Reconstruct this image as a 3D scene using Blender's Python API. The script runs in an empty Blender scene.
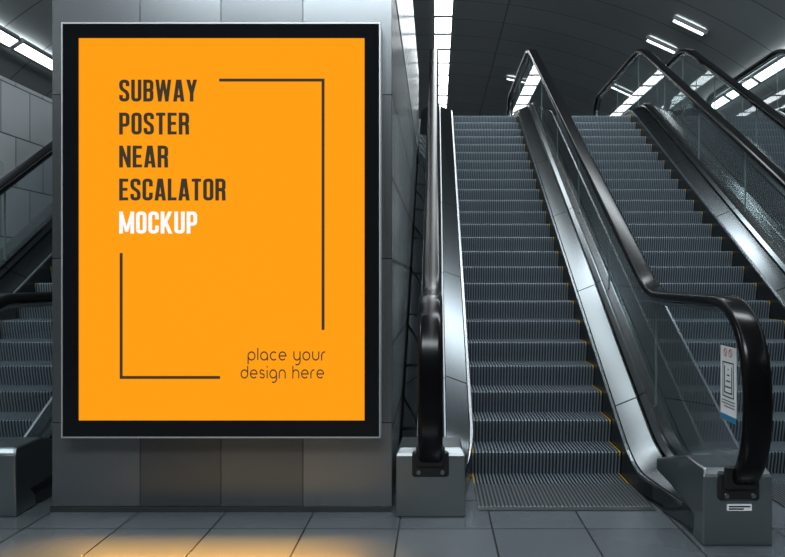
import bpy, math, random
from mathutils import Vector
random.seed(4)
S=bpy.context.scene
try:
    S.view_settings.view_transform='Standard'
    S.view_settings.look='None'
except Exception as e: print(e)
COL=S.collection
F=731.0; H=1.3; U0=436.0; V0=280.0

# ---------------------------------------------------------------- materials
def lin(c):
    return tuple(((x/255)/12.92 if x/255<=0.04045 else ((x/255+0.055)/1.055)**2.4) for x in c)
def newmat(name):
    m=bpy.data.materials.new(name); m.use_nodes=True
    nt=m.node_tree; b=nt.nodes['Principled BSDF']
    return m,nt,b
def pbr(name,col,rough=0.5,metal=0.0,noise=0.0,nscale=6.0,spec=0.5,coat=0,joint=0):
    m,nt,b=newmat(name)
    b.inputs['Base Color'].default_value=(*col,1)
    b.inputs['Roughness'].default_value=rough
    b.inputs['Metallic'].default_value=metal
    b.inputs['Specular IOR Level'].default_value=spec
    b.inputs['Coat Weight'].default_value=coat
    tc=nt.nodes.new('ShaderNodeTexCoord')
    n=nt.nodes.new('ShaderNodeTexNoise'); n.inputs['Scale'].default_value=nscale; n.inputs['Detail'].default_value=2
    nt.links.new(tc.outputs['Object'],n.inputs['Vector'])
    r=nt.nodes.new('ShaderNodeMapRange')
    r.inputs['To Min'].default_value=max(0.02,rough-noise); r.inputs['To Max'].default_value=rough+noise
    nt.links.new(n.outputs['Fac'],r.inputs['Value'])
    nt.links.new(r.outputs['Result'],b.inputs['Roughness'])
    if joint:
        sp=nt.nodes.new('ShaderNodeSeparateXYZ'); nt.links.new(tc.outputs['Object'],sp.inputs[0])
        d=nt.nodes.new('ShaderNodeMath'); d.operation='DIVIDE'; d.inputs[1].default_value=joint; nt.links.new(sp.outputs['Y'],d.inputs[0])
        f=nt.nodes.new('ShaderNodeMath'); f.operation='FRACT'; nt.links.new(d.outputs[0],f.inputs[0])
        l=nt.nodes.new('ShaderNodeMath'); l.operation='LESS_THAN'; l.inputs[1].default_value=.008; nt.links.new(f.outputs[0],l.inputs[0])
        mx=nt.nodes.new('ShaderNodeMix'); mx.data_type='RGBA'; mx.inputs['A'].default_value=(*col,1); mx.inputs['B'].default_value=(.01,.01,.01,1)
        nt.links.new(l.outputs[0],mx.inputs['Factor']); nt.links.new(mx.outputs['Result'],b.inputs['Base Color'])
    return m
def emit(name,col,st):
    m,nt,b=newmat(name)
    b.inputs['Base Color'].default_value=(0,0,0,1)
    b.inputs['Specular IOR Level'].default_value=0.0
    b.inputs['Roughness'].default_value=0.9
    b.inputs['Emission Color'].default_value=(*col,1)
    b.inputs['Emission Strength'].default_value=st
    return m
def tiles(name,c1,c2,mortar,bw,rh,msize,rough,metal,off=0.0,loc=(0,0,0),noise=0.08,bump=0.3,coord='UV',spec=0.5,var=.12):
    m,nt,b=newmat(name)
    tc=nt.nodes.new('ShaderNodeTexCoord'); mp=nt.nodes.new('ShaderNodeMapping')
    mp.inputs['Location'].default_value=loc
    nt.links.new(tc.outputs[coord],mp.inputs['Vector'])
    br=nt.nodes.new('ShaderNodeTexBrick'); br.offset=off; br.squash=1.0
    br.inputs['Scale'].default_value=1.0
    br.inputs['Color1'].default_value=(*c1,1); br.inputs['Color2'].default_value=(*c2,1)
    br.inputs['Mortar'].default_value=(*mortar,1)
    br.inputs['Mortar Size'].default_value=msize; br.inputs['Mortar Smooth'].default_value=0.1
    br.inputs['Brick Width'].default_value=bw; br.inputs['Row Height'].default_value=rh
    nt.links.new(mp.outputs['Vector'],br.inputs['Vector'])
    n=nt.nodes.new('ShaderNodeTexNoise'); n.inputs['Scale'].default_value=.9; n.inputs['Detail'].default_value=2
    nt.links.new(tc.outputs['Object'],n.inputs['Vector'])
    mr=nt.nodes.new('ShaderNodeMapRange'); mr.inputs['To Min'].default_value=1-var; mr.inputs['To Max'].default_value=1+var
    nt.links.new(n.outputs['Fac'],mr.inputs['Value'])
    mx=nt.nodes.new('ShaderNodeMix'); mx.data_type='RGBA'; mx.blend_type='MULTIPLY'; mx.inputs['Factor'].default_value=1
    nt.links.new(br.outputs['Color'],mx.inputs['A']); nt.links.new(mr.outputs['Result'],mx.inputs['B'])
    nt.links.new(mx.outputs['Result'],b.inputs['Base Color'])
    b.inputs['Metallic'].default_value=metal
    b.inputs['Specular IOR Level'].default_value=spec
    r=nt.nodes.new('ShaderNodeMapRange'); r.inputs['To Min'].default_value=max(.03,rough-noise); r.inputs['To Max'].default_value=rough+noise
    nt.links.new(n.outputs['Fac'],r.inputs['Value']); nt.links.new(r.outputs['Result'],b.inputs['Roughness'])
    bp=nt.nodes.new('ShaderNodeBump'); bp.inputs['Strength'].default_value=bump; bp.inputs['Distance'].default_value=0.004; bp.invert=True
    nt.links.new(br.outputs['Fac'],bp.inputs['Height']); nt.links.new(bp.outputs['Normal'],b.inputs['Normal'])
    return m
def glassmat(name,tint,fac=1.0,base=.0,haze=.03):
    m=bpy.data.materials.new(name); m.use_nodes=True; nt=m.node_tree; nt.nodes.clear()
    o=nt.nodes.new('ShaderNodeOutputMaterial'); mix=nt.nodes.new('ShaderNodeMixShader')
    t=nt.nodes.new('ShaderNodeBsdfTransparent'); t.inputs['Color'].default_value=(*tint,1)
    df=nt.nodes.new('ShaderNodeBsdfDiffuse'); df.inputs['Color'].default_value=(.5,.56,.58,1)
    m2=nt.nodes.new('ShaderNodeMixShader'); m2.inputs[0].default_value=haze
    nt.links.new(t.outputs[0],m2.inputs[1]); nt.links.new(df.outputs[0],m2.inputs[2])
    g=nt.nodes.new('ShaderNodeBsdfGlossy'); g.inputs['Roughness'].default_value=0.0
    f=nt.nodes.new('ShaderNodeFresnel'); f.inputs['IOR'].default_value=1.5
    ge=nt.nodes.new('ShaderNodeNewGeometry')
    inv=nt.nodes.new('ShaderNodeMath'); inv.operation='SUBTRACT'; inv.inputs[0].default_value=1.0; nt.links.new(ge.outputs['Backfacing'],inv.inputs[1])
    ml=nt.nodes.new('ShaderNodeMath'); ml.operation='MULTIPLY_ADD'; ml.inputs[1].default_value=fac; ml.inputs[2].default_value=base; ml.use_clamp=True
    nt.links.new(f.outputs[0],ml.inputs[0])
    fm=nt.nodes.new('ShaderNodeMath'); fm.operation='MULTIPLY'; nt.links.new(ml.outputs[0],fm.inputs[0]); nt.links.new(inv.outputs[0],fm.inputs[1])
    nt.links.new(fm.outputs[0],mix.inputs[0])
    nt.links.new(m2.outputs[0],mix.inputs[1]); nt.links.new(g.outputs[0],mix.inputs[2]); nt.links.new(mix.outputs[0],o.inputs[0])
    return m

M_floor=tiles('floor_tile',(.070,.083,.091),(.090,.104,.113),(.010,.011,.012),.49,.49,.005,.20,0.0,loc=(.685+.49*20,.1+.49*20,0),spec=.7,noise=.03)
MP=[pbr('panel_metal_%s'%n,(c*.93,c,c*1.05),.26,.85,.02,1.5) for n,c in (('mid',.25),('dark',.16),('deep',.20),('light',.30))]
M_seam=pbr('panel_seam',(.015,.015,.016),.8)
M_side=tiles('side_wall_panel',(.20,.22,.23),(.32,.34,.35),(.015,.015,.015),.62,.47,.014,.22,.4,loc=(0.02,.0,0),noise=.02)
M_refltile=tiles('reflection_tile',(.62,.65,.66),(.88,.9,.91),(.05,.055,.06),.22,.10,.011,.18,.1,loc=(0.02,.0,0),noise=.02)  # small wall tiles, with ceiling-light reflections painted in as pale colour
M_sidel=tiles('side_wall_plain',(.10,.11,.115),(.14,.15,.155),(.02,.02,.02),.62,.47,.01,.3,.5,loc=(0.02,.0,0),noise=.04)
M_wall=tiles('wall_panel',(.32,.35,.36),(.40,.43,.44),(.05,.055,.06),.6,.6,.008,.3,.2,off=.5)
M_vault=tiles('vault_panel',(.25,.275,.28),(.29,.32,.325),(.10,.11,.112),14.0,1.1,.016,.42,.2,off=.0,bump=.6)
M_slab=pbr('concrete',(.16,.17,.175),.7)
M_steel=pbr('brushed_steel',(.38,.41,.42),.30,1.0,.01,2)
M_deck=pbr('deck_steel',(.15,.168,.178),.19,1.0,.0,2,joint=1.35)
M_trim=pbr('bright_trim',(.42,.45,.47),.25,1.0,.01,2)
M_steeld=pbr('dark_steel',(.18,.195,.20),.35,1.0,.02,2)
M_skirt=pbr('black_skirt',(.012,.013,.014),.25,.2,.02)
M_rubber=pbr('black_rubber',(.003,.003,.0035),.20,0,.01,4,spec=.2)
M_boot=pbr('black_boot',(.008,.008,.008),.4)
M_rib=pbr('step_aluminium',(.14,.175,.20),.5,.5,.04,12)
M_groove=pbr('step_groove',(.022,.027,.032),.6,.3)
M_yellow=pbr('yellow_edge',lin((150,125,55)),.5)
M_comb=pbr('comb_metal',(.10,.113,.122),.45,.6)
M_glass=glassmat('balustrade_glass',(.91,.95,.955),.85,.03,.04)
M_gedge=pbr('glass_edge',(.10,.14,.135),.25,0)
M_light=emit('lamp_diffuser',(.93,.98,1.0),7.0)
M_lampbody=pbr('lamp_housing',(.25,.26,.27),.5,.5)
M_frame=pbr('silver_frame',(.5,.52,.53),.45,.6,.03)
M_bezel=pbr('black_bezel',(.006,.007,.008),.08,0,.01,spec=.35)
M_orange=emit('orange_backlit_poster',lin((255,160,23)),1.0)
M_ink=emit('dark_print',lin((64,56,44)),1.0)
M_white=emit('white_print',(1,1,1),1.0)
M_stick=pbr('sticker_white',(.8,.82,.83),.4)
M_red=pbr('sticker_red',(.45,.02,.02),.4)
M_blue=pbr('sticker_blue',(.03,.2,.35),.4)
M_blk=pbr('sticker_black',(.02,.02,.02),.5)

# ---------------------------------------------------------------- builders
WL={}
def reg(o,loc,parent):
    if parent is not None:
        o.parent=parent; o.location=Vector(loc)-WL[parent.name]
    else: o.location=loc
    WL[o.name]=Vector(loc)
def mk(name,verts,faces,mats,parent=None,mi=None,uv=None,smooth=False,label=None,category=None,kind=None,group=None):
    xs=[v[0] for v in verts]; ys=[v[1] for v in verts]; zs=[v[2] for v in verts]
    c=Vector(((min(xs)+max(xs))/2,(min(ys)+max(ys))/2,min(zs)))
    me=bpy.data.meshes.new(name)
    me.from_pydata([(v[0]-c.x,v[1]-c.y,v[2]-c.z) for v in verts],[],faces)
    if not isinstance(mats,(list,tuple)): mats=[mats]
    for m in mats: me.materials.append(m)
    if mi:
        for p,i in zip(me.polygons,mi): p.material_index=i
    u=me.uv_layers.new(name='UVMap')
    for p in me.polygons:
        n=p.normal
        for li in p.loop_indices:
            vi=me.loops[li].vertex_index; v=verts[vi]
            if uv: u.data[li].uv=uv[vi]
            elif abs(n.z)>=abs(n.x) and abs(n.z)>=abs(n.y): u.data[li].uv=(v[0],v[1])
            elif abs(n.y)>=abs(n.x): u.data[li].uv=(v[0],v[2])
            else: u.data[li].uv=(v[1],v[2])
        if smooth: p.use_smooth=True
    me.update()
    o=bpy.data.objects.new(name,me); COL.objects.link(o)
    reg(o,c,parent)
    if smooth:
        md=o.modifiers.new('es','EDGE_SPLIT'); md.split_angle=math.radians(smooth if smooth>1 else 40)
    if label: o['label']=label
    if category: o['category']=category
    if kind: o['kind']=kind
    if group: o['group']=group
    return o
def boxvf(x0,x1,y0,y1,z0,z1,V=None,Fc=None):
    V=[] if V is None else V; Fc=[] if Fc is None else Fc
    b=len(V)
    V+= [(x0,y0,z0),(x1,y0,z0),(x1,y1,z0),(x0,y1,z0),(x0,y0,z1),(x1,y0,z1),(x1,y1,z1),(x0,y1,z1)]
    Fc+=[tuple(b+i for i in f) for f in [(0,3,2,1),(4,5,6,7),(0,1,5,4),(1,2,6,5),(2,3,7,6),(3,0,4,7)]]
    return V,Fc
def box(name,x0,x1,y0,y1,z0,z1,mat,parent=None,bev=0,**k):
    V,Fc=boxvf(x0,x1,y0,y1,z0,z1)
    o=mk(name,V,Fc,mat,parent,**k)
    if bev:
        md=o.modifiers.new('b','BEVEL'); md.width=bev; md.segments=2
    return o
def empty(name,loc,label,category,group=None):
    e=bpy.data.objects.new(name,None); e.empty_display_size=.3; COL.objects.link(e)
    reg(e,Vector(loc),None); e['label']=label; e['category']=category
    if group: e['group']=group
    return e

# ---------------------------------------------------------------- setting
box('floor',-9,9,-6,45,-.2,0,M_floor,kind='structure',label='dark polished square floor tiles',category='floor')
box('floor_upper',-4.35,8.2,11.35,44.9,3.4,3.80,M_floor,kind='structure',label='upper landing floor slab',category='floor')
V=[];Fc=[];UV=[]
A_,B_,ZC=9.0,6.8,.4
ns=72; ys=[-6,45]
arc=0; prev=None
for i in range(ns+1):
    t=math.pi*i/ns
    x=-A_*math.cos(t); z=ZC+B_*math.sin(t)
    if prev: arc+=math.dist(prev,(x,z))
    prev=(x,z)
    for y in ys: V.append((x,y,z)); UV.append((arc,y))
for i in range(ns): Fc.append((2*i,2*i+1,2*i+3,2*i+2))
mk('ceiling',V,Fc,M_vault,uv=UV,smooth=True,kind='structure',label='dark vaulted ceiling of metal panels',category='ceiling')
def vz(x): return ZC+B_*math.sqrt(1-(x/A_)**2)
def endwall(name,y):
    V=[(-9,y,0),(9,y,0)]
    for i in range(ns+1):
        t=math.pi*i/ns; V.append((A_*math.cos(t),y,ZC+B_*math.sin(t)))
    return mk(name,V,[tuple(range(len(V)))],M_slab,kind='structure',label='plain dark end wall',category='wall')
endwall('wall_back',-5.98); endwall('wall_front',44.98)
box('trim_1',-9,-8.9,-6,45,0,.5,M_slab,kind='structure',label='low concrete base',category='trim')
box('trim_2',8.9,9,-6,45,0,.5,M_slab,kind='structure',label='low concrete base',category='trim')
box('wall_left',-5.2,-5.0,3,18,0,3.65,M_wall,kind='structure',label='light grey tiled wall beside the escalator',category='wall')
PX0=-2.154; PX1=-.247
V,Fc=boxvf(PX0+.002,PX1,4.112,10.2,0,4.2); MI=[0,0,0,1,6,6]
cx=[PX0,-1.660,-1.206,-.746,PX1]; rz=[.03,.50,1.42,2.34,3.27,4.2]
order=[[1,2,3,4],[1,3,2,1],[3,1,2,3],[1,1,3,1],[1,3,1,4]]
for r in range(5):
    for c in range(4):
        n0=len(Fc); boxvf(cx[c]+.002,cx[c+1]-.002,4.10,4.116,rz[r]+.002,rz[r+1]-.002,V,Fc)
        MI+=[order[r][c]+1]*6
boxvf(PX1-.002,PX1+.004,4.118,10.2,3.02,4.2,V,Fc); MI+=[7]*6  # thin upper slab carrying the painted reflection grid
wc=mk('wall_center',V,Fc,[M_seam,M_side]+MP+[M_sidel,M_refltile],mi=MI,kind='structure',label='freestanding wall clad in grey metal panels',category='wall')
box('baseboard_center',PX0-.006,PX1,4.09,4.112,0,.03,M_steeld,kind='structure',label='thin dark metal base strip',category='baseboard')

# ---------------------------------------------------------------- ceiling lights, added fill lights
def lamp_mesh(L,W,rib=True):
    V,Fc=boxvf(-W/2,W/2,-L/2,L/2,-.03,0)
    n=len(Fc)
    for k in (-1,1):
        boxvf(k*(W/2+.02)-.02,k*(W/2+.02)+.02,-L/2-.02,L/2+.02,-.045,.03,V,Fc)
        boxvf(-W/2,W/2,k*(L/2+.012)-.012,k*(L/2+.012)+.012,-.045,.03,V,Fc)
    me=bpy.data.meshes.new('ceiling_light'); me.from_pydata(V,[],Fc)
    me.materials.append(M_light); me.materials.append(M_lampbody)
    for i,p in enumerate(me.polygons): p.material_index=0 if i<n else 1
    return me
def lamp(me,x,y,z,rot,label,group):
    o=bpy.data.objects.new('ceiling_light',me); COL.objects.link(o); o.location=(x,y,z); o.rotation_euler=rot
    o['label']=label; o['category']='ceiling light'; o['group']=group
me=lamp_mesh(1.02,.38)
y=-4.0
while y<40:
    lamp(me,.16,y,vz(.16)-.05,(0,0,0),'square white fluorescent panel along the vault crown','crown ceiling light panels'); y+=1.15
me=lamp_mesh(1.25,.17)
for sx,zz in ((-6.5,4.98),(6.15,5.18)):
    y=-3.0
    while y<40:
        lamp(me,sx,y,zz-.02,(0,math.radians(34)*(-1 if sx<0 else 1),0),'long white fluorescent tube light along the vault side','side ceiling light strips'); y+=1.36
me=lamp_mesh(.12,.62)
for (x,y) in ((4.78,13.8),(4.66,15.1),(4.7,18.6),(4.7,22.5),(2.3,20.5)):
    z=vz(x); dz=-B_/A_*(x/A_)/math.sqrt(1-(x/A_)**2)
    lamp(me,x,y,z-.06,(0,-math.atan(dz),0),'short white fluorescent bar set across the vault','short crosswise ceiling lights')
def area(name,loc,tgt,sx,sy,power,col=(.88,.95,1),spread=180):
    l=bpy.data.lights.new(name,'AREA'); l.shape='RECTANGLE'; l.size=sx; l.size_y=sy; l.energy=power; l.color=col; l.spread=math.radians(spread)
    o=bpy.data.objects.new(name,l); COL.objects.link(o); o.location=loc
    o.rotation_euler=(Vector(tgt)-Vector(loc)).to_track_quat('-Z','Y').to_euler(); return o
area('fill_light',(-1,-2.0,6.4),(-.6,5,.8),6,1.2,520)  # unseen area lights added to brighten the hall, no fixtures there
area('fill_light',(2.2,4.2,6.2),(2.2,8,1.5),4,1.0,290)  # added fill above the steps
area('fill_light',(2.5,9.5,6.6),(2.5,11.0,2.5),4,1.0,150)  # added fill towards the upper landing
area('fill_light',(-4.2,4.5,5.2),(-4.2,7.5,1),1.5,3,230)  # added fill over the left escalator
area('floor_glow_fill',(-1.15,3.93,.40),(-1.15,3.0,0.0),1.5,.05,26,(1,.47,.06),85)  # added warm strip light, stands in for the poster's glow on the floor

# ---------------------------------------------------------------- escalators
RUN=.275; RISE=.159; SL=RISE/RUN; YK=4.61; NST=24
YT=YK+NST*RUN
def ramp(d,h):
    if d<=-h: return 0
    if d>=h: return d
    return (d+h)**2/(4*h)
def base(Y): return SL*(ramp(Y-YK,.25)-ramp(Y-YT,.25))
HK=5.03; HT=11.55
def hand(Y): return 1.19+SL*(ramp(Y-HK,.22)-ramp(Y-HT,.3))
YEND=14.4
def ysamples(y0,y1):
    r=[y0]; y=y0
    while y<y1-1e-6:
        near=min(abs(y-YK),abs(y-HK),abs(y-YT),abs(y-HT))<.45
        y=min(y1,y+(.06 if near else .25)); r.append(y)
    return r
def sweepv(name,sec0,sec1,y0,y1,mat,parent,lerp=.9,label=None,smooth=False,path=base):
    Y=ysamples(y0,y1); V=[];Fc=[]; n=len(sec1)
    for y in Y:
        t=min(1,(y-y0)/lerp) if lerp else 1; t=t*t*(3-2*t)
        for a,b in zip(sec0,sec1):
            V.append((a[0]+(b[0]-a[0])*t,y,max(0.001,path(y)+a[1]+(b[1]-a[1])*t)))
    for i in range(len(Y)-1):
        for j in range(n):
            k=(j+1)%n
            Fc.append((i*n+j,i*n+k,(i+1)*n+k,(i+1)*n+j))
    Fc.append(tuple(range(n-1,-1,-1))); Fc.append(tuple((len(Y)-1)*n+j for j in range(n)))
    return mk(name,V,Fc,mat,parent,label=label,smooth=smooth)
def sweepn(name,path,sec,mat,parent,label=None):
    n=len(sec);V=[];Fc=[]
    for i,(x,y,z) in enumerate(path):
        a=path[max(0,i-1)]; b=path[min(len(path)-1,i+1)]
        dy=b[1]-a[1]; dz=b[2]-a[2]; l=math.hypot(dy,dz) or 1; dy/=l;dz/=l
        ny,nz=-dz,dy
        for (sx,sn) in sec: V.append((x+sx,y+ny*sn,z+nz*sn))
    for i in range(len(path)-1):
        for j in range(n):
            k=(j+1)%n; Fc.append((i*n+j,i*n+k,(i+1)*n+k,(i+1)*n+j))
    Fc.append(tuple(range(n-1,-1,-1))); Fc.append(tuple((len(path)-1)*n+j for j in range(n)))
    return mk(name,V,Fc,mat,parent,smooth=True,label=label)
def rrect(w,h,r,cz=0,seg=4):
    pts=[]
    for cx,cy,a0 in ((w/2-r,h/2-r,0),(-w/2+r,h/2-r,90),(-w/2+r,-h/2+r,180),(w/2-r,-h/2+r,270)):
        for i in range(seg+1):
            a=math.radians(a0+90*i/seg); pts.append((cx+r*math.cos(a),cy+r*math.sin(a)+cz))
    return pts
AY,BZ,ZCN=.44,.475,.715
PE=.88
def sp(v): return math.copysign(abs(v)**PE,v)
def sq(d):
    d=min(1,abs(d)); return max(0,1-d**(2/PE))**(PE/2)
def handpath(x,yb):
    yc=yb+.28; p=[]
    for i in range(44):
        f=math.radians(-76+165*i/43)
        p.append((x,yc-AY*sp(math.cos(f)),ZCN+BZ*sp(math.sin(f))))
    for y in ysamples(yc+.04,YEND): p.append((x,y,hand(y)))
    zt=hand(YEND)-BZ
    for i in range(1,40):
        f=math.radians(90-166*i/39); p.append((x,YEND+AY*sp(math.cos(f)),zt+BZ*sp(math.sin(f))))
    return p
def balustrade(esc,xg,xl,xr,yb,skl=True,skr=True,bw=.36,bc=None,label='polished steel deck with glass and black handrail'):
    bc=xg if bc is None else bc
    def sec(l,r,hh): return [(l,-.34),(l,.115),(l+.012,.128),(xg-.10,hh-.035),(xg-.095,hh-.05),(xg-.085,hh-.05),(xg-.08,hh-.02),(xg-.045,hh),(xg+.045,hh),(xg+.08,hh-.02),(xg+.085,hh-.05),(xg+.095,hh-.05),(xg+.10,hh-.035),(r-.012,.128),(r,.115),(r,-.34)]
    d=sweepv('balustrade',sec(bc-bw/2+.01,bc+bw/2-.01,.22),sec(xl,xr,.22),yb+.05,YEND+.3,M_deck,esc,label=label,smooth=14)
    for on,xx,s in ((skl,xl,-1),(skr,xr,1)):
        if on:
            x0=bc+s*(bw/2-.01)
            a=[(x0,-.34),(x0+s*.010,-.34),(x0+s*.010,.10),(x0,.105)]; b=[(xx,-.34),(xx+s*.010,-.34),(xx+s*.010,.10),(xx,.105)]
            sweepv('skirt_panel',a,b,yb+.3,YEND,M_skirt,d,lerp=.65,label='black skirt strip')
            q=lambda x:[(x-s*.004,.104),(x+s*.014,.104),(x+s*.014,.122),(x-s*.004,.122)]
            sweepv('skirt_trim',q(x0),q(xx),yb+.3,YEND,M_trim,d,lerp=.65,label='bright polished metal trim line')
    sweepv('glass_clamp',[(xg-.028,.215),(xg+.028,.215),(xg+.028,.240),(xg-.028,.240)],[(xg-.028,.215),(xg+.028,.215),(xg+.028,.240),(xg-.028,.240)],yb+.55,YEND+.28,M_skirt,d,label='black rubber glazing channel')
    yc=yb+.28
    cuts=[yc-AY+.03,yb+1.42]
    while cuts[-1]<YEND-.3: cuts.append(cuts[-1]+1.35)
    cuts[-1]=YEND+AY-.03
    for a,b in zip(cuts[:-1],cuts[1:]):
        Y=ysamples(a,b-.012); 
        if a==cuts[0]:
            Y=[a+(.42)*((i/14)**2) for i in range(15)]+[y for y in ysamples(a+.5,b-.012)]
        if b==cuts[-1]:
            Y=[y for y in ysamples(a,YEND)]+[YEND+(AY-.03)*math.sin(math.radians(90*i/12)) for i in range(1,13)]
        V=[];Fc=[];MI=[]
        for y in Y:
            top=hand(y)-.015; bot=base(y)+.205
            if y<yc:
                q=sq((yc-y)/(AY-.02)); top=ZCN+(BZ-.02)*q; bot=max(ZCN-(BZ-.02)*q, bot)
            if y>YEND:
                q=sq((y-YEND)/(AY-.02)); zt=hand(YEND)-BZ; top=zt+(BZ-.02)*q; bot=max(zt-(BZ-.02)*q,bot)
            for xx in (xg-.006,xg+.006): V+=[(xx,y,bot),(xx,y,top)]
        for i in range(len(Y)-1):
            o=4*i
            Fc+=[(o,o+4,o+5,o+1)[::-1],(o+2,o+3,o+7,o+6)[::-1],(o+1,o+5,o+7,o+3),(o,o+2,o+6,o+4)]; MI+=[0,0,1,1]
        Fc+=[(0,1,3,2)]; o=4*(len(Y)-1); Fc+=[(o,o+2,o+3,o+1)]; MI+=[1,1]
        mk('glass_panel',V,Fc,[M_glass,M_gedge],d,mi=MI,label='clear glass balustrade panel')
    p=handpath(xg,yb)
    sweepn('handrail',p,rrect(.132,.066,.026,cz=0),M_rubber,d,label='glossy black rubber handrail')
    sweepn('handrail_guide',p,rrect(.05,.03,.004,cz=-.042,seg=1),M_trim,d,label='thin steel handrail guide')
    x0,x1=bc-bw/2,bc+bw/2
    prof=[(yb,0),(yb,.345),(yb+.03,.375),(yb+.30,.375),(yb+.85,.225),(yb+.85,0)]
    xe=[0,0,.02,.02,.03,.03]
    V=[(x0+e,y,z) for e,(y,z) in zip(xe,prof)]+[(x1-e,y,z) for e,(y,z) in zip(xe,prof)]
    n=len(prof); Fc=[tuple(range(n)),tuple(range(2*n-1,n-1,-1))]+[(i,(i+1)%n+0,(i+1)%n+n,i+n)[::-1] for i in range(n)]
    nb=mk('newel_base',V,Fc,M_steel,d,label='steel housing at the foot of the handrail')
    nb.modifiers.new('b','BEVEL').width=.008
    V,Fc=boxvf(bc-.10,bc+.10,yb-.02,yb+.02,.225,.365)
    boxvf(bc-.078,bc+.078,yb-.035,yb-.015,.28,.40,V,Fc)
    o=mk('handrail_inlet',V,Fc,M_boot,d,label='black rubber handrail inlet plate'); o.modifiers.new('b','BEVEL').width=.01
    for sx in (-.065,0.065):
        cz,r=.252,.013; V=[];Fc=[]
        for q in range(10):
            a=2*math.pi*q/10; V+= [(bc+sx+r*math.cos(a),yb-.021,cz+r*math.sin(a)),(bc+sx+r*.8*math.cos(a),yb-.031,cz+r*.8*math.sin(a))]
        for q in range(10):
            k=(q+1)%10; Fc.append((2*q,2*k,2*k+1,2*q+1))
        Fc.append(tuple(2*q+1 for q in range(10)))
        mk('bolt',V,Fc,M_steel,d,label='round steel bolt head')
    return d

# step mesh
def ribbed(name,w,prof,nrib=44,depth=.011,mats=(M_rib,M_groove,M_yellow),edge=True):
    p=w/nrib; X=[]
    for i in range(nrib):
        x=-w/2+i*p
        X+=[(x,0,i),(x+.48*p,0,i),(x+.56*p,1,i),(x+.92*p,1,i)]
    X.append((w/2,0,nrib))
    V=[];Fc=[];mi=[]
    for (x,d,i) in X:
        for (y,z,ny,nz) in prof: V.append((x,y-ny*depth*d,z-nz*depth*d))
    n=len(prof)
    for a in range(len(X)-1):
        hi=(X[a][1]==0 and X[a+1][1]==0); ri=X[a][2]
        for j in range(n-1):
            Fc.append((a*n+j,a*n+j+1,(a+1)*n+j+1,(a+1)*n+j))
            e=edge and (ri<1 or ri>=nrib-1)
            mi.append(2 if (e and hi and j<4) else (0 if hi else 1))
    me=bpy.data.meshes.new(name); me.from_pydata(V,[],Fc)
    for m in mats: me.materials.append(m)
    for q,i in zip(me.polygons,mi): q.material_index=i
    return me
SW=1.0
prof=[(RUN+.035,0,0,1),(.03,0,0,1),(.004,-.002,-.5,.7),(0,-.010,-1,.2),(.002,-.03,-1,0),(.012,-.075,-1,0),(.024,-.12,-1,0),(.034,-.175,-1,0)]
ME_STEP=ribbed('step',SW,prof)
ME_COMB=ribbed('comb_plate',SW+.0,[(.47,0.006,0,1),(0.01,.006,0,1),(0,.0,-.5,.5)],nrib=44,depth=.004,mats=(M_comb,M_groove,M_comb),edge=False)

def escalator(x0,label,bals):
    xc=x0+SW/2
    e=empty('escalator',(xc,YK,0),label,'escalator','parallel escalators')
    Y=ysamples(YK-.2,YT+.4); V=[];Fc=[]
    for y in Y:
        t=base(y)-.26; b=max(-.0,t-1.0)
        t=max(t,.002)
        for xx in (x0,x0+SW): V+=[(xx,y,b),(xx,y,t)]
    for i in range(len(Y)-1):
        o=4*i; Fc+=[(o,o+4,o+5,o+1),(o+2,o+3,o+7,o+6),(o+1,o+5,o+7,o+3),(o,o+2,o+6,o+4)]
    Fc+=[(0,1,3,2)]; o=4*(len(Y)-1); Fc+=[(o,o+2,o+3,o+1)]
    mk('truss',V,Fc,M_skirt,e,label='dark enclosed escalator truss')
    for n in range(1,NST+1):
        s=bpy.data.objects.new('step',ME_STEP); COL.objects.link(s)
        reg(s,Vector((xc,YK+n*RUN-.02,n*RISE)),e)
    s=bpy.data.objects.new('step',ME_STEP); COL.objects.link(s); reg(s,Vector((xc,YK-.02,.006)),e)
    c=bpy.data.objects.new('comb_plate',ME_COMB); COL.objects.link(c); reg(c,Vector((xc,YK-.44,.003)),e); c['label']='ribbed metal comb plate at the lower landing'
    box('landing_plate',x0,x0+SW,YK-.50,YK-.44,.0,.006,M_steeld,e,label='flat metal landing plate')
    box('landing_plate',x0,x0+SW,YT+RUN,YT+1.6,3.80,3.822,M_comb,e,label='flat metal upper landing plate')
    ds=[balustrade(e,**b) for b in bals]
    return e,ds
E1,D1=escalator(.24,'ascending escalator with dark ribbed steps beside the poster wall',
  [dict(xg=-.03,xl=-.225,xr=.235,yb=4.0,skl=False,bw=.385,bc=-.03),
   dict(xg=1.50,xl=1.245,xr=1.965,yb=3.57,bw=.345,bc=1.475)])
escalator(1.99,'escalator with dark ribbed steps next to glass balustrades',
  [dict(xg=3.25,xl=2.995,xr=3.58,yb=3.57,skr=False,bw=.345)])
escalator(4.22,'escalator with dark steps and glass sides by the vault wall',
  [dict(xg=3.96,xl=3.60,xr=4.215,yb=3.57,skl=False,bw=.345),
   dict(xg=5.48,xl=5.225,xr=5.75,yb=3.57,skr=False,bw=.345)])
escalator(-3.73,'escalator with dark steps on the other side of the poster wall',
  [dict(xg=-2.5,xl=-2.725,xr=-2.29,yb=4.0,skr=False,bw=.4),
   dict(xg=-3.99,xl=-4.28,xr=-3.735,yb=4.0,skl=False,bw=.385)])
box('rating_plate',1.42,1.54,3.564,3.571,.175,.205,M_stick,D1[1],label='small white plate with fine print')
V,Fc=boxvf(1.428,1.532,3.562,3.566,.193,.199); boxvf(1.428,1.50,3.562,3.566,.181,.187,V,Fc)
mk('fine_print',V,Fc,M_blk,D1[1])

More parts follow.
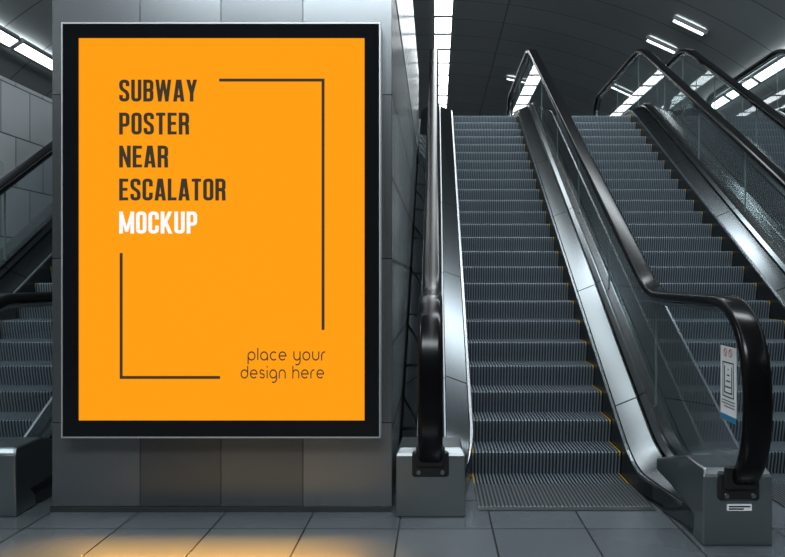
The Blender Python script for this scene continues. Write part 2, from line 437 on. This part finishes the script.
# ---------------------------------------------------------------- sticker on glass
st=empty('safety_sticker',(1.49,3.73,.58),'white safety notice with red circles and blue footer on balustrade glass','sign')
sx=1.4925
def sbox(name,y0,y1,z0,z1,m,d,**k): return box(name,sx-d,sx,y0,y1,z0,z1,m,st,**k)
sbox('sticker_sheet',3.63,3.83,.58,.96,M_stick,.0015)
sbox('blue_footer',3.63,3.83,.58,.61,M_blue,.0025)
for cy in (3.70,3.765):
    V=[];Fc=[]; b0=0
    for q in range(24):
        a=2*math.pi*q/24
        for r in (.021,.016): V.append((sx-.003,cy+r*math.cos(a),.928+r*math.sin(a)))
    for q in range(24):
        k=(q+1)%24; Fc.append((b0+2*q,b0+2*k,b0+2*k+1,b0+2*q+1))
    b0=len(V); V+=[(sx-.003,cy-.014,.916),(sx-.003,cy-.011,.913),(sx-.003,cy+.014,.940),(sx-.003,cy+.011,.943)]; Fc.append((b0,b0+1,b0+2,b0+3))
    mk('prohibition_symbol',V,Fc,M_red,st)
V=[];Fc=[]
boxvf(sx-.003,sx,3.66,3.80,.70,.706,V,Fc); boxvf(sx-.003,sx,3.66,3.80,.875,.881,V,Fc)
boxvf(sx-.003,sx,3.66,3.666,.70,.88,V,Fc); boxvf(sx-.003,sx,3.794,3.80,.70,.88,V,Fc)
for i in range(5): boxvf(sx-.003,sx,3.685+.01*i,3.775-.01*i,.72+.03*i,.727+.03*i,V,Fc)
boxvf(sx-.003,sx,3.68,3.688,.72,.86,V,Fc); boxvf(sx-.003,sx,3.772,3.78,.72,.86,V,Fc)
boxvf(sx-.003,sx,3.65,3.81,.665,.669,V,Fc); boxvf(sx-.003,sx,3.65,3.81,.68,.684,V,Fc); boxvf(sx-.003,sx,3.65,3.78,.65,.654,V,Fc)
mk('pictogram',V,Fc,M_blk,st)

# ---------------------------------------------------------------- poster light box
PY=4.0
def PX(u,Y=PY): return (u-U0)*Y/F
def PZ(v,Y=PY): return H-(v-V0)*Y/F
LB=empty('advertising_lightbox',(PX(221),PY+.05,PZ(438)),'black framed backlit orange subway poster on the panelled wall','advertising light box')
def frame(name,u0,u1,v0,v1,a0,a1,b0,b1,y0,y1,mat,**k):
    V=[];Fc=[]
    boxvf(PX(u0),PX(a0),y0,y1,PZ(v1),PZ(v0),V,Fc); boxvf(PX(a1),PX(u1),y0,y1,PZ(v1),PZ(v0),V,Fc)
    boxvf(PX(a0),PX(a1),y0,y1,PZ(b0),PZ(v0),V,Fc); boxvf(PX(a0),PX(a1),y0,y1,PZ(v1),PZ(b1),V,Fc)
    return mk(name,V,Fc,mat,LB,**k)
frame('outer_frame',61.5,380.5,22.5,438,62.8,379.2,23.9,436.7,PY-.004,PY+.1,M_frame,label='thin silver metal edge')
frame('bezel',62.8,379.2,23.9,436.7,78.5,364.5,38,420.5,PY,PY+.09,M_bezel,label='wide glossy black border')
V2,F2=boxvf(PX(78.5),PX(364.5),PY+.004,PY+.03,PZ(420.5),PZ(38))
panel=mk('poster_panel',V2,F2,M_orange,LB,label='glowing orange poster sheet')
TY=PY+.002
def ribbon(pts,t,closed=False):
    n=len(pts);V=[];Fc=[]
    for i,p in enumerate(pts):
        a=pts[(i-1)%n] if (closed or i>0) else None
        b=pts[(i+1)%n] if (closed or i<n-1) else None
        def nd(p,q):
            dx,dy=q[0]-p[0],q[1]-p[1]; l=math.hypot(dx,dy) or 1; return dx/l,dy/l
        d1=nd(a,p) if a else nd(p,b); d2=nd(p,b) if b else nd(a,p)
        n1=(-d1[1],d1[0]); n2=(-d2[1],d2[0]); mx,my=n1[0]+n2[0],n1[1]+n2[1]; l=math.hypot(mx,my) or 1; mx/=l;my/=l
        c=max(.45,mx*n1[0]+my*n1[1]); k=t/2/c
        V+=[(p[0]+mx*k,p[1]+my*k),(p[0]-mx*k,p[1]-my*k)]
    for i in range(n if closed else n-1):
        j=(i+1)%n; Fc.append((2*i,2*i+1,2*j+1,2*j))
    return V,Fc
def rnd(pts,r,closed=False):
    n=len(pts); out=[]
    for i,p in enumerate(pts):
        if not closed and i in (0,n-1): out.append(p); continue
        a=pts[(i-1)%n]; b=pts[(i+1)%n]
        la=math.dist(a,p); lb=math.dist(b,p); rr=min(r,la*.5,lb*.5)
        s=(p[0]+(a[0]-p[0])*rr/la,p[1]+(a[1]-p[1])*rr/la); e=(p[0]+(b[0]-p[0])*rr/lb,p[1]+(b[1]-p[1])*rr/lb)
        for k in range(7):
            q=k/6; w=(1-q)**2; v=2*q*(1-q); u=q*q
            out.append((w*s[0]+v*p[0]+u*e[0],w*s[1]+v*p[1]+u*e[1]))
    return out
T=.15; m_=T/2; TT=1-m_
def glyph(ch):
    L=m_; w=.42; R=w-m_; o=[]; r=.12
    def st(x,y0=0,y1=1): o.append(ribbon([(x,y0),(x,y1)],T))
    def bar(y,x0,x1): o.append(ribbon([(x0,y),(x1,y)],T*.92))
    def rn(p,c=False): o.append(ribbon(rnd(p,r,c),T,c))
    def para(x0,y0,x1,y1,k=1.04):
        h=T*k/2; o.append(([(x0-h,y0),(x0+h,y0),(x1+h,y1),(x1-h,y1)],[(0,1,2,3)]))
    if ch=='S': rn([(R,.70),(R,TT),(L,TT),(L,.60),(R,.40),(R,m_),(L,m_),(L,.30)])
    elif ch=='U': rn([(L,1),(L,m_),(R,m_),(R,1)])
    elif ch=='B': st(L); rn([(L,TT),(R,TT),(R,.52),(L,.52)]); rn([(L,.52),(R,.52),(R,m_),(L,m_)])
    elif ch=='W':
        w=.66; para(.075,1,.19,0,.95); para(.33,1,.19,0,.85); para(.33,1,.47,0,.85); para(.585,1,.47,0,.95)
    elif ch=='A': w=.46; para(.075,0,.20,1); para(.385,0,.26,1); o.append(ribbon([(.12,.24),(.34,.24)],.13))
    elif ch=='Y': w=.45; para(.08,1,.225,.38); para(.37,1,.225,.38); st(.225,0,.42)
    elif ch=='P': st(L); rn([(L,TT),(R,TT),(R,.43),(L,.43)])
    elif ch=='O': rn([(L,m_),(L,TT),(R,TT),(R,m_)],True)
    elif ch=='T': w=.40; bar(TT,0.01,.39); st(.20)
    elif ch=='E': w=.38; st(L); bar(TT,L,.37); bar(.51,L,.34); bar(m_,L,.37)
    elif ch=='R': st(L); rn([(L,TT),(R,TT),(R,.5),(L,.5)]); rn([(L,.49),(R-.01,.49),(R,.0)])
    elif ch=='N': w=.46; st(L); st(w-m_); para(L,1,w-m_,0,.9)
    elif ch=='C': rn([(R,.64),(R,TT),(L,TT),(L,m_),(R,m_),(R,.36)])
    elif ch=='L': w=.36; st(L); bar(m_,L,.36)
    elif ch=='M': w=.60; st(L); st(w-m_); para(L,1,.30,.08,.8); para(w-m_,1,.30,.08,.8)
    elif ch=='K': w=.47; st(L); para(.11,.32,.38,1); para(.18,.55,.39,0)
    return o,w
def arcp(cx,cy,r,a0,a1,n=20): return [(cx+r*math.cos(math.radians(a0+(a1-a0)*i/n)),cy+r*math.sin(math.radians(a0+(a1-a0)*i/n))) for i in range(n+1)]
def thin(ch):
    t=.165; o=[]; w=1.0
    def pl(p): o.append(ribbon(p,t))
    circ=lambda: o.append(ribbon(arcp(.5,.5,.5,0,345,23),t,True))
    if ch=='p': circ(); pl([(0,.5),(0,-.55)])
    elif ch=='l': w=0; pl([(0,0),(0,1.5)])
    elif ch=='a': circ(); pl([(1,.5),(1,-.07)])
    elif ch=='c': w=.85; pl(arcp(.5,.5,.5,50,310))
    elif ch=='e': pl(arcp(.5,.5,.5,0,315,24)); pl([(0,.5),(1.07,.5)])
    elif ch=='y': w=.9; pl([(0,1.07)]+arcp(.45,.45,.45,180,360)+[(.9,1.07)]); pl([(.9,.5)]+arcp(.45,-.15,.45,0,-120))
    elif ch=='o': circ()
    elif ch=='u': w=.9; pl([(0,1.07)]+arcp(.45,.45,.45,180,360)+[(.9,1.07)])
    elif ch=='r': w=.5; pl([(0,-.07),(0,.55)]+arcp(.45,.55,.45,180,80,12))
    elif ch=='d': circ(); pl([(1,.5),(1,1.5)])
    elif ch=='s': w=.7; pl([(.68,.86)]+arcp(.3,.75,.25,60,270,14)+arcp(.42,.25,.25,90,-120,14)+[(.02,.14)])
    elif ch=='i': w=0; pl([(0,-.07),(0,1)]); pl([(0,1.3),(0,1.48)])
    elif ch=='g': circ(); pl([(1,.5),(1,-.1)]+arcp(.55,-.1,.45,0,-120))
    elif ch=='n': w=.9; pl([(0,-.07)]+arcp(.45,.55,.45,180,0)+[(.9,-.07)])
    elif ch=='h': w=.9; pl([(0,-.07),(0,1.5)]); pl(arcp(.45,.55,.45,180,0)+[(.9,-.07)])
    return o,w
def word(txt,fn,u0,u1,vbase,hpx,gap,space,mat):
    words=[];P=[];Fc=[];x=0;cur=''
    for ch in txt+' ':
        if ch==' ':
            if P: words.append((cur,P,Fc)); P=[];Fc=[];cur=''
            x+=space; continue
        cur+=ch
        o,w=fn(ch)
        for V,fs in o:
            b=len(P); P+=[(x+a,c) for a,c in V]; Fc+=[tuple(b+i for i in f) for f in fs]
        x+=w+gap
    x-=gap+space
    k=(u1-u0)/x
    for (cur,P,Fc) in words:
        mk('lettering',[(PX(u0+a*k),TY,PZ(vbase-c*hpx)) for a,c in P],Fc,mat,panel,label='printed word "%s"'%cur)
for i,(t,u1) in enumerate((('SUBWAY',197),('POSTER',189),('NEAR',168),('ESCALATOR',225.5),('MOCKUP',197))):
    word(t,glyph,119,u1,101.5+33*i,22,.075,.3,M_white if t=='MOCKUP' else M_ink)
word('place your',thin,248,325,360,8,.42,.75,M_ink)
word('design here',thin,241,323.5,378,8,.42,.75,M_ink)
def lines(pts):
    P=[(PX(a),PZ(b)) for a,b in pts]
    V,Fc=ribbon(P,3*PY/F); mk('corner_line',[(a,TY,b) for a,b in V],Fc,M_ink,panel,label='thin dark printed bracket line')
lines([(219,80),(323,80),(323,330)])
lines([(121,253),(121,377.5),(220,377.5)])

# ---------------------------------------------------------------- world, camera
w=bpy.data.worlds.new('World'); S.world=w; w.use_nodes=True
w.node_tree.nodes['Background'].inputs[0].default_value=(.5,.55,.6,1); w.node_tree.nodes['Background'].inputs[1].default_value=.2
cd=bpy.data.cameras.new('camera'); cam=bpy.data.objects.new('camera',cd); COL.objects.link(cam)
cam.location=(0,0,H); cam.rotation_euler=(math.radians(90),0,0)
cd.sensor_fit='HORIZONTAL'; cd.sensor_width=36; cd.lens=36*F/785
cd.shift_x=-(U0-392.5)/785; cd.shift_y=(V0-278.5)/785
cd.clip_start=.05; cd.clip_end=200
S.camera=cam
